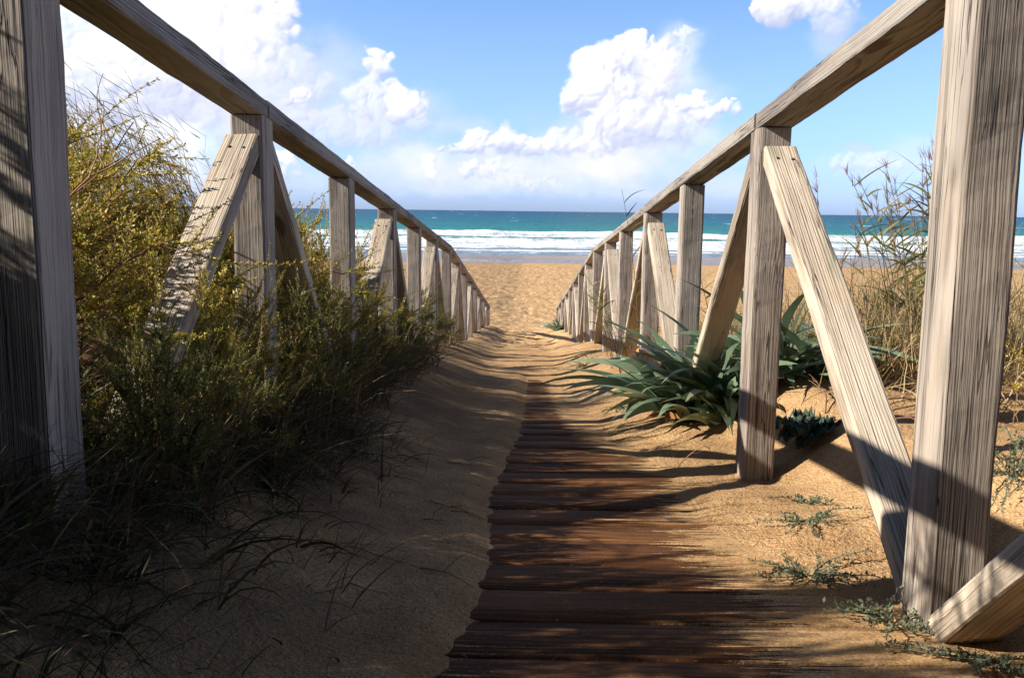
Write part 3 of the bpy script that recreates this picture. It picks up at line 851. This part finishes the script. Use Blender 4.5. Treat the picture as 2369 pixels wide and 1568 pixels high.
GB = 'bushes on the bank beside the left railing'
for a in [
    (-1.25, 2.05, .50, .50, 0, 'large yellow-green bush nearest the camera, just behind the first left post'),
    (-1.62, 2.95, .62, .54, 1, 'broad sunlit yellow-green bush under the dry grass by the left edge'),
    (-1.14, 3.15, .46, .56, 2, 'yellow-orange bush crowding the foot of the pale brace on the left railing'),
    (-2.35, 3.85, .75, .54, 3, 'farther yellow-green bush on the dune crest, among the dry grass stems'),
    (-1.85, 5.0, .60, .46, 0, 'bush on the left bank in the gap behind the second left post'),
    (-1.02, 4.25, .42, .56, 1, 'long-sprigged bush reaching in front of the third left post'),
    (-.79, 2.20, .22, .38, 3, 'small sunlit yellow bush in front of the near left brace'),
    (-.76, 2.76, .20, .27, 0, 'yellow sprigs reaching across the second left post near its foot'),
    (-.78, 3.30, .25, .44, 1, 'yellow-green sprigs in the gap between second and third left posts'),
    (-.73, 1.92, .20, .36, 1, 'dark-based bush hiding the lower half of the near left brace'),
]:
    bush(*a, group=GB)
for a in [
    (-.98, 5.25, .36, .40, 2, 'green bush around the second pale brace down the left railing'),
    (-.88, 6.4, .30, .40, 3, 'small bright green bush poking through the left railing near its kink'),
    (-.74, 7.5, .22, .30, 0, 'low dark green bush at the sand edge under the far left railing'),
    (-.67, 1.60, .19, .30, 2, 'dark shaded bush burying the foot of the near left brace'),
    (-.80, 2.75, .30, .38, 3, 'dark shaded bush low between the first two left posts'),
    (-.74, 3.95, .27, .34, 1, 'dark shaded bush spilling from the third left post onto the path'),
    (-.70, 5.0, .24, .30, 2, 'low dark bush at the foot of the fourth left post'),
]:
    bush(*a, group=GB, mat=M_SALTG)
# unseen bushes beside and behind the camera (the first row throws the near path's shade)
for a in [(-1.45, .86, .46, .74, 1), (-1.55, .25, .60, .95, 2), (-1.25, -.65, .60, 1.05, 3), (-1.05, .45, .30, .50, 3), (-1.38, 1.24, .36, .70, 0),
          (-2.0, -.3, .8, 1.6, 2), (-1.3, -1.5, .8, 1.7, 1), (-2.6, -1.4, .9, 1.8, 0), (-.95, -.15, .40, 1.0, 1), (-1.0, -2.6, .9, 1.8, 3)]:  # this second row is an added hedge that blocks skylight
    bush(*a, 'tall unseen bush on the left bank, placed beyond the left edge to shade the path', group='bushes beside the camera', mat=M_SALTG)
for a in [(1.45, -.55, .65, 1.35, 0), (1.25, -1.7, .8, 1.6, 2), (2.3, -1.0, .9, 1.6, 1), (.3, -3.4, 1.0, 1.8, 3)]:  # added out of view to cut the skylight on the foreground
    bush(*a, 'tall unseen bush added behind the camera to block skylight', group='added bushes behind the camera', mat=M_SALTG)
bush(1.42, 2.02, .30, .42, 2, 'yellow-green bush at the right edge, behind the big near post on the right', group=None)

def stuff(name, V, Q, mat, label, cat_):
    tag(link(name, mesh_np(name, V, Q), mat), label, cat_, kind='stuff')

def scatter(rng, n, x0, x1, y0, y1):
    x = rng.uniform(x0, x1, n); y = rng.uniform(y0, y1, n)
    return x, y

# grass over the shaded left verge
rng = np.random.default_rng(5)
parts = []
def grass_patch(n, x0, x1, y0, y1, l0, l1, lean_mu, w=.0042, phi_mu=0.0, phi_sd=1.2, c0=.4, c1=2.0, dens=None):
    x, y = scatter(rng, n, x0, x1, y0, y1)
    # tufts
    x += .05 * np.sin(x * 41 + y * 17); y += .05 * np.sin(y * 37 - x * 11)
    if dens is not None:
        k = rng.uniform(size=n) < dens(x, y); x, y = x[k], y[k]
    n = len(x)
    b = np.stack([x, y, ground(x, y) - .01], -1)
    v, q, _ = blades(rng, b, rng.normal(phi_mu, phi_sd, n), np.abs(rng.normal(lean_mu, .3, n)), rng.uniform(l0, l1, n), w * np.clip(rng.lognormal(-.15, .5, n), .35, 2.6), rng.uniform(c0, c1, n), 6, wave=.06)
    parts.append((v, q))
verge = lambda x, y: sstep(-x + .10 * fbm(x / .3, y / .3, 3, 61), .40, .68)
grass_patch(9500, -1.05, -.36, .75, 2.7, .08, .29, .65, w=.0034, c1=2.8, dens=verge)
grass_patch(2600, -.75, -.12, .9, 2.8, .04, .18, .9, w=.003, c1=1.5, dens=lambda x, y: sstep(-x + .16 * fbm(x / .2, y / .2, 3, 66), .26, .55))
grass_patch(3600, -1.05, -.48, 2.6, 5.2, .12, .36, .45, dens=lambda x, y: sstep(-x + .10 * fbm(x / .3, y / .3, 3, 61), .44, .72))
grass_patch(900, -1.0, -.60, 5.2, 8.2, .10, .28, .4)
grass_patch(1500, -.98, -.52, 1.5, 3.6, .18, .36, .35, c0=.4, c1=2.0)
grass_patch(2200, -3.2, -.9, 1.4, 5.5, .12, .30, .35)
V, Q = cat(parts)
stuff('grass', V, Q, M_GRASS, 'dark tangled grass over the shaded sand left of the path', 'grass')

# tall dry stems on the crest behind the left bushes
parts = []
n = 620
x = rng.uniform(-3.4, -1.25, n); y = rng.uniform(3.2, 5.6, n)
k = (x < -.30 * y - .12); x, y = x[k], y[k]; n = len(x)
b = np.stack([x, y, ground(x, y)], -1)
Ls = rng.uniform(.62, 1.20, n) * np.interp(x, [-3.4, -2.2, -1.25], [1.12, 1.0, .72]) * np.interp(y, [3.2, 5.6], [1.0, .9])
v, q, P = blades(rng, b, rng.normal(3.2, .35, n), rng.normal(.05, .07, n), Ls, np.full(n, .0042), rng.normal(.50, .18, n), 9, twist=1.5, wpow=6, wave=.02)
parts.append((v, q))
for rep in range(10):                                   # short panicle branches and blades along the stems
    sel = rng.uniform(size=n) < .75
    j = rng.integers(3 if rep % 2 else 5, 10, sel.sum())
    bb = P[sel, j]
    m_ = sel.sum()
    v, q, _ = blades(rng, bb, rng.normal(3.1, .5, m_), rng.normal(.95, .25, m_), rng.uniform(.06, .24, m_), rng.uniform(.0016, .0052, m_), rng.normal(.25, .3, m_), 3, twist=1.0)
    parts.append((v, q))
n2 = 1500                                               # shorter dry undergrowth
x = rng.uniform(-3.2, -1.0, n2); y = rng.uniform(2.8, 5.4, n2)
b = np.stack([x, y, ground(x, y)], -1)
v, q, _ = blades(rng, b, rng.normal(3.1, .9, n2), rng.normal(.15, .15, n2), rng.uniform(.35, .70, n2), rng.uniform(.002, .005, n2), rng.normal(.5, .35, n2), 6, twist=1.2)
parts.append((v, q))
V, Q = cat(parts)
stuff('dry_grass', V, Q, M_DRYG, 'tall wind-bent dry grass on the crest behind the left bushes', 'dry grass')

# dry tangle on the right bank behind the near brace
parts = []
def tangle(n, cx, cy, rx, ry, l0, l1, lean, csd=.6):
    x = rng.normal(cx, rx, n); y = rng.normal(cy, ry, n)
    k = x > .80; x, y = x[k], y[k]; m_ = len(x)
    b = np.stack([x, y, ground(x, y)], -1)
    v, q, _ = blades(rng, b, rng.uniform(0, 6.28, m_), np.abs(rng.normal(lean, .35, m_)), rng.uniform(l0, l1, m_), rng.uniform(.0022, .0062, m_), rng.normal(.5, csd, m_), 6, twist=1.2, wave=.10)
    parts.append((v, q))
tangle(1500, 1.62, 3.75, .32, .42, .18, .50, .5)
tangle(900, 1.08, 3.95, .12, .30, .12, .38, .4)
tangle(600, 1.78, 3.95, .22, .35, .35, .78, .28)
tangle(700, 1.40, 3.6, .16, .3, .2, .5, .4)
tangle(500, 1.75, 2.75, .25, .4, .10, .32, .7)
tangle(260, 1.95, 2.0, .30, .4, .10, .30, .8)
tangle(700, 1.2, 5.4, .35, .8, .12, .34, .5)
tangle(500, 2.6, 4.6, .5, .8, .2, .5, .5)
V, Q = cat(parts)
M_TANGLE = mat_leaf('tangled_grass', [(0, (.11, .115, .035)), (.28, (.27, .21, .08)), (.58, (.43, .31, .155)), (.85, (.54, .42, .25)), (1, (.28, .13, .05))], .7, .3, spec=.2)
stuff('tangled_grass', V, Q, M_TANGLE, 'matted straw-coloured grass on the sand bank behind the right railing', 'dry grass')

# reeds on the right bank, each a plant with stem, leaves and (most) a plume
def reed(x, y, h, label, seed, lean=.10, phi=3.0, curve=.35, nleaf=11, leafL=.17, plume=True, leafW=.011, group='reeds behind the right railing', z=None, bare=0.0):
    rg = np.random.default_rng(seed)
    root = empty('reed', (x, y, gz(x, y) if z is None else z))
    one = np.array([0.])
    V, Q, P = blades(rg, np.zeros((1, 3)), one + phi, one + lean, one + h, one + .004, one + curve, 14, wave=.015)
    Vs, Qs = tubes(P, [.0032], [.0012])
    link('stem', mesh_np('stem', Vs, Qs), M_REED, root)
    j = np.linspace(4 if bare == 0 else int(14 * bare), 13, nleaf).astype(int)
    bb = P[0, j]
    ph = phi + rg.choice([0.0, 3.14], nleaf, p=[.35, .65]) + rg.normal(0, .5, nleaf)
    v, q, _ = blades(rg, bb, ph, rg.uniform(.45, 1.1, nleaf), leafL * rg.uniform(.5, 1.2, nleaf), leafW * rg.uniform(.5, 1.15, nleaf), rg.uniform(.1, 1.1, nleaf), 6, twist=.8, wpow=2.2)
    link('leaves', mesh_np('leaves', v, q), M_REED, root)
    if plume:
        m_ = 34
        bb = P[0, rg.integers(11, 15, m_)] + rg.normal(size=(m_, 3)) * .004
        v, q, _ = blades(rg, bb, phi + rg.normal(0, .9, m_), np.abs(rg.normal(.35, .25, m_)), rg.uniform(.02, .075, m_), rg.uniform(.0018, .004, m_), rg.normal(.4, .4, m_), 3, twist=1)
        link('plume', mesh_np('plume', v, q), M_PLUME, root)
    tag(root, label, 'reed', group)
RG = 'brown-tipped reed in the dense stand beside the big near right post'
reed(1.52, 3.7, .84, 'leaning green reed with flag-like leaves, left of the dense reed stand', 501, lean=.0, phi=3.0, curve=.62, nleaf=13, leafL=.20)
for i, (x, y, h, c) in enumerate([(1.60, 3.85, .80, .5), (1.66, 3.6, .84, .25), (1.74, 3.8, .92, .15), (1.70, 4.0, .86, .3), (1.80, 3.9, .88, .1), (1.84, 3.7, .78, .25), (1.90, 4.1, .86, -.1), (1.78, 4.2, .74, .4), (1.62, 4.25, .62, .3), (1.56, 3.55, .55, .5), (1.70, 3.45, .70, .3), (1.95, 3.8, .80, .2), (1.86, 4.25, .92, .05), (1.68, 3.75, .66, -.3), (1.78, 3.55, .60, .6), (1.73, 4.1, .80, .2), (1.66, 4.15, .74, .25), (1.82, 4.05, .90, .12), (1.88, 3.95, .84, .22), (1.76, 3.95, .70, .4), (1.58, 4.05, .66, .3), (1.92, 4.3, .82, .1), (1.80, 4.35, .78, .3)]):
    reed(x, y, h, RG, 520 + i, lean=.03 if c > 0 else -.02, phi=3.0 + .5 * math.sin(i * 2.1), curve=c, nleaf=15, leafL=.16, leafW=.012)
reed(1.27, 3.9, .80, 'thin bare dry stem rising just right of the near brace top', 540, lean=.0, phi=3.1, curve=.12, nleaf=3, leafL=.06, bare=.6)
reed(1.36, 4.0, .48, 'short dry stem in front of the sea right of the near brace', 541, lean=.02, phi=0, curve=.1, nleaf=4, leafL=.1)
reed(1.45, 4.1, .55, 'short upright dry stem crossing the surf left of the reed stand', 542, lean=.02, phi=0, curve=.1, nleaf=4, leafL=.1)
reed(.92, 4.4, .62, 'thin green reed beside the dark brace on the right', 543, lean=.05, phi=3.3, curve=.5, nleaf=9, leafL=.10, plume=False)
reed(1.02, 4.7, .55, 'small dry reed behind the third right post, tips over the surf', 544, lean=.05, phi=.3, curve=.5, nleaf=9, leafL=.10, plume=False)
for i, (x, y, h) in enumerate([(.58, 5.35, .66), (.56, 5.7, .60), (.60, 6.1, .58), (.54, 5.0, .52), (.61, 6.6, .50), (.57, 4.75, .42)]):
    reed(x, y, h, 'slender green reed growing against the right railing past the strap-leaved clump', 560 + i, lean=.10, phi=3.1, curve=.6, nleaf=14, leafL=.12, plume=False, leafW=.007, group='reeds against the right railing')
reed(.645, 5.0, 1.04, 'tall reed whose leaves drape over the right handrail near the horizon', 580, lean=.02, phi=3.1, curve=.22, nleaf=10, leafL=.16, plume=False, leafW=.010, group=None)

# strap-leaved lilies
def lily(x, y, n, L, label, seed, z=None, wd=.054, dead=26, spread=(.12, 1.0)):
    rg = np.random.default_rng(seed)
    root = empty('sea_daffodil', (x, y, (gz(x, y) if z is None else z) - .01))
    P0 = rg.normal(size=(n, 3)) * np.array([.07, .05, 0]) * L / .45
    # wind has swept most leaves towards the path
    ph = np.where(rg.uniform(size=n) < .68, rg.normal(3.55, .70, n), rg.uniform(-1.9, 1.3, n))
    ln = spread[0] + (spread[1] - spread[0]) * rg.uniform(0, 1, n) ** .7
    v, q, _ = blades(rg, P0, ph, ln, L * rg.uniform(.55, 1.15, n), wd * rg.uniform(.6, 1.05, n), rg.uniform(.7, 1.6, n), 12, twist=.6, wpow=2.6)
    link('leaves', mesh_np('leaves', v, q, True), M_STRAP, root)
    if dead:
        P0 = rg.normal(size=(dead, 3)) * np.array([.06, .05, 0]) * L / .45
        v, q, _ = blades(rg, P0 + np.array([0, 0, .02]), rg.normal(4.0, 1.1, dead), rg.uniform(.9, 1.5, dead), L * rg.uniform(.3, .75, dead), wd * rg.uniform(.4, .8, dead), rg.uniform(.3, 1.1, dead), 9, twist=1.2, wpow=3, wave=.12)
        link('dead_leaves', mesh_np('dead_leaves', v, q, True), M_STRAPDRY, root)
    tag(root, label, 'plant', 'strap-leaved plants by the right railing')
lily(.70, 3.42, 150, .54, 'large clump of blue-green strap leaves at the foot of the dark right brace', 31)
lily(1.0, 3.40, 70, .50, 'smaller clump of strap leaves between the second right post and near brace', 32, dead=9)
lily(.585, 15.3, 34, .40, 'far little clump of strap leaves at the end of the right railing', 33, dead=0)

# silvery creeping herb on the sand
def creeper(x, y, n, spread, label, seed, group='silvery creeping plants on the sand by the near right post', up=.25, leaf=.0085):
    rg = np.random.default_rng(seed)
    root = empty('creeping_herb', (x, y, gz(x, y)))
    Sn = 10
    ph = rg.uniform(0, 6.28, n); L = spread * rg.uniform(.4, 1.1, n)
    s = np.linspace(0, 1, Sn)
    wig = np.cumsum(rg.normal(0, .22, (n, Sn)), 1)
    dx_ = np.cumsum(np.cos(ph[:, None] + wig), 1) * (L / Sn)[:, None]; dy_ = np.cumsum(np.sin(ph[:, None] + wig), 1) * (L / Sn)[:, None]
    X, Y = x + dx_, y + dy_
    Z = np.maximum(ground(X, Y), deck_z(Y)) + .004 + up * L[:, None] * rg.uniform(.1, 1, (n, 1)) * np.sin(np.minimum(s * 2.4, 2.0))[None, :]
    P = np.stack([dx_, dy_, Z - root.location.z], -1)
    Vs, Qs = tubes(P, np.full(n, .0014), np.full(n, .0006))
    link('stems', mesh_np('stems', Vs, Qs), M_SILVER, root)
    k = 34
    tp = np.clip(np.tile(np.linspace(.1, 1, k), (n, 1)), 0, 1) * (Sn - 1)
    i0 = np.minimum(tp.astype(int), Sn - 2); f = (tp - i0)[..., None]; ar = np.arange(n)[:, None]
    pos = P[ar, i0] * (1 - f) + P[ar, i0 + 1] * f
    tan = norm(P[ar, i0 + 1] - P[ar, i0])
    d = norm(rg.normal(size=(n, k, 3)) + tan * .6 + np.array([0, 0, .6]))
    sd = norm(np.cross(d, rg.normal(size=(n, k, 3))))
    LL = leaf * rg.uniform(.6, 1.3, n * k)
    v, q = leaflets(pos.reshape(-1, 3), d.reshape(-1, 3), sd.reshape(-1, 3), LL, LL * .48)
    link('leaves', mesh_np('leaves', v, q), M_SILVER, root)
    tag(root, label, 'plant', group)
creeper(.60, 1.86, 12, .11, 'sparse silvery creeper on the sunlit sand heap between near right posts', 41)
creeper(.53, 1.60, 20, .14, 'silvery creeper with upright tips just left of the near brace foot', 42)
creeper(.59, 1.36, 22, .14, 'silvery creeper trailing at the foot of the big near right post', 43)
creeper(.66, 2.06, 8, .08, 'tiny silvery sprig against the lower edge of the near right brace', 44)
creeper(.66, 1.22, 16, .15, 'silvery creeper at the bottom right corner under the lowest brace', 45)
creeper(.95, 1.72, 30, .20, 'dense silvery creeper in the shade behind the big near right post', 46, up=.7)
creeper(.44, 3.95, 12, .12, 'small green weed on the path edge left of the strap-leaved clump', 47, group=None)
creeper(.42, 6.2, 22, .20, 'low green weeds along the sand beside the right railing, further down', 48, group=None, up=.5)

# dark crinkled rosette behind the second right post
def rosette(x, y, n, L, label, seed):
    rg = np.random.default_rng(seed)
    root = empty('crinkled_plant', (x, y, gz(x, y)))
    VV = []
    for i in range(n):
        ph = rg.uniform(0, 6.28); ln = rg.uniform(.9, 1.55); LL = L * rg.uniform(.6, 1.1)
        m1, m2 = 12, 9
        s = np.linspace(0, 1, m1)[:, None]; t = np.linspace(-1, 1, m2)[None, :]
        wd = LL * .42 * np.sin(np.pi * np.clip(s * .86 + .10, 0, 1)) ** .7
        r = s * LL
        cr = .012 * np.sin(s * 19 + t * 7 + i) * np.sin(t * 9 + i * 1.7) + .014 * np.abs(t) * np.sin(s * 26 + i)
        el = np.pi / 2 - ln - s * .7
        px = r * np.cos(el) ; pz = r * np.sin(el) + cr + .012 * t * t
        X = px * math.cos(ph) - t * wd * math.sin(ph); Y = px * math.sin(ph) + t * wd * math.cos(ph)
        vv = np.stack([X + 0 * t, Y, pz + 0 * t], -1).reshape(-1, 3) + np.array([rg.normal(0, .03), rg.normal(0, .03), .03])
        idx = np.arange(m1 * m2).reshape(m1, m2)
        VV.append((vv, np.stack([idx[:-1, :-1], idx[1:, :-1], idx[1:, 1:], idx[:-1, 1:]], -1).reshape(-1, 4)))
    V, Q = cat(VV)
    link('leaves', mesh_np('leaves', V, Q, True), M_KALE, root)
    tag(root, label, 'plant')
rosette(.86, 2.66, 16, .105, 'dark green crinkled leafy plant on the sand just right of the second right post', 51)

# dead twigs and fallen bits
def twig(x, y, L, phi, label, seed, group='dead twigs on the sand', branch=4, up=.06, r=.0032, name='twig'):
    rg = np.random.default_rng(seed)
    s = np.linspace(0, 1, 10)
    w = np.cumsum(rg.normal(0, .16, 10))
    X = x + np.cumsum(np.cos(phi + w)) * L / 10; Y = y + np.cumsum(np.sin(phi + w)) * L / 10
    Z = np.maximum(ground(X, Y), deck_z(Y)) + r + up * L * np.sin(s * 3.0)
    P = np.stack([X, Y, Z], -1)[None]
    parts = [tubes(P, [r], [r * .45])]
    for b in range(branch):
        j = rg.integers(2, 8)
        pb = P[0, j]
        d = norm(np.array([math.cos(phi + rg.choice([-1, 1]) * rg.uniform(.4, 1.1)), math.sin(phi + rg.uniform(-1, 1)), rg.uniform(.0, .6)]))
        PB = pb + d * (np.linspace(0, 1, 6)[:, None] * L * rg.uniform(.2, .45)) + np.cumsum(rg.normal(0, .004, (6, 3)), 0)
        PB[0] = pb
        parts.append(tubes(PB[None], [r * .6], [r * .25]))
    V, Q = cat(parts)
    o = np.array([x, y, float(Z[0])])
    ob = link(name, mesh_np(name, V - o, Q), M_TWIG)
    ob.location = o
    tag(ob, label, 'twig', group)
for i in range(9):
    rr = random.Random(70 + i)
    twig(.88 + .06 * i + rr.uniform(-.05, .05), 2.55 + rr.uniform(-.25, .45), rr.uniform(.22, .45), rr.uniform(-.6, 1.2), 'bare dead twig in the pile of twigs behind the near right brace', 70 + i, branch=5, up=.12)
twig(.45, 2.65, .20, .3, 'thin curved twig on the sand slope left of the second right post', 90, branch=2, up=.25, r=.0018)
for i in range(14):
    rr = random.Random(170 + i)
    twig(rr.uniform(-.46, -.16), rr.uniform(1.25, 2.7), rr.uniform(.05, .13), rr.uniform(-.7, .7), 'small dark twig lying on the shaded sand left of the boards', 100 + i, group='small twigs on the shaded sand', branch=1, up=.03, r=.0017)
# bare stems rising out of the near left bush
for i, (x, y, h, ph, cv) in enumerate([(-1.16, 1.95, .55, .3, .9), (-1.10, 2.2, .50, 2.6, .6), (-1.25, 2.35, .62, .2, .5)]):
    rg = np.random.default_rng(300 + i)
    b0 = np.array([[x, y, gz(x, y)]])
    V, Q, P = blades(rg, b0, np.array([ph]), np.array([.15]), np.array([h]), np.array([.004]), np.array([cv]), 14, wave=.08)
    parts = [tubes(P, [.0042], [.0018])]
    for b in range(6):
        j = rg.integers(5, 14)
        V, Q, PB = blades(rg, P[0, j][None], np.array([rg.uniform(0, 6.28)]), np.array([rg.uniform(.4, 1.2)]), np.array([h * rg.uniform(.2, .4)]), np.array([.003]), np.array([rg.normal(0, .4)]), 7, wave=.12)
        parts.append(tubes(PB, [.0022], [.0010]))
    V, Q = cat(parts)
    ob = link('bare_branch', mesh_np('bare_branch', V - b0[0], Q), M_TWIG); ob.location = b0[0]
    tag(ob, 'bare woody branch sticking out of the bush by the first left post', 'branch', 'bare branches in the near left bush')
# crumbs of plant litter on the sand
parts = []
n = 2600
x = rng.uniform(-.62, 1.9, n) ; y = rng.uniform(1.1, 4.6, n)
k = (x < edge_x(y) - .01) | ((x > .52) & (rng.uniform(size=n) < .7)); x, y = x[k], y[k]; n = len(x)
b = np.stack([x, y, ground(x, y) + .0015], -1)
v, q, _ = blades(rng, b, rng.uniform(0, 6.28, n), np.full(n, 1.50), rng.uniform(.004, .022, n), rng.uniform(.0015, .004, n), rng.normal(0, .15, n), 2, twist=.3)
stuff('plant_litter', v, q, M_TWIG, 'scattered dark crumbs of dead plants on the sand beside the boards', 'litter')
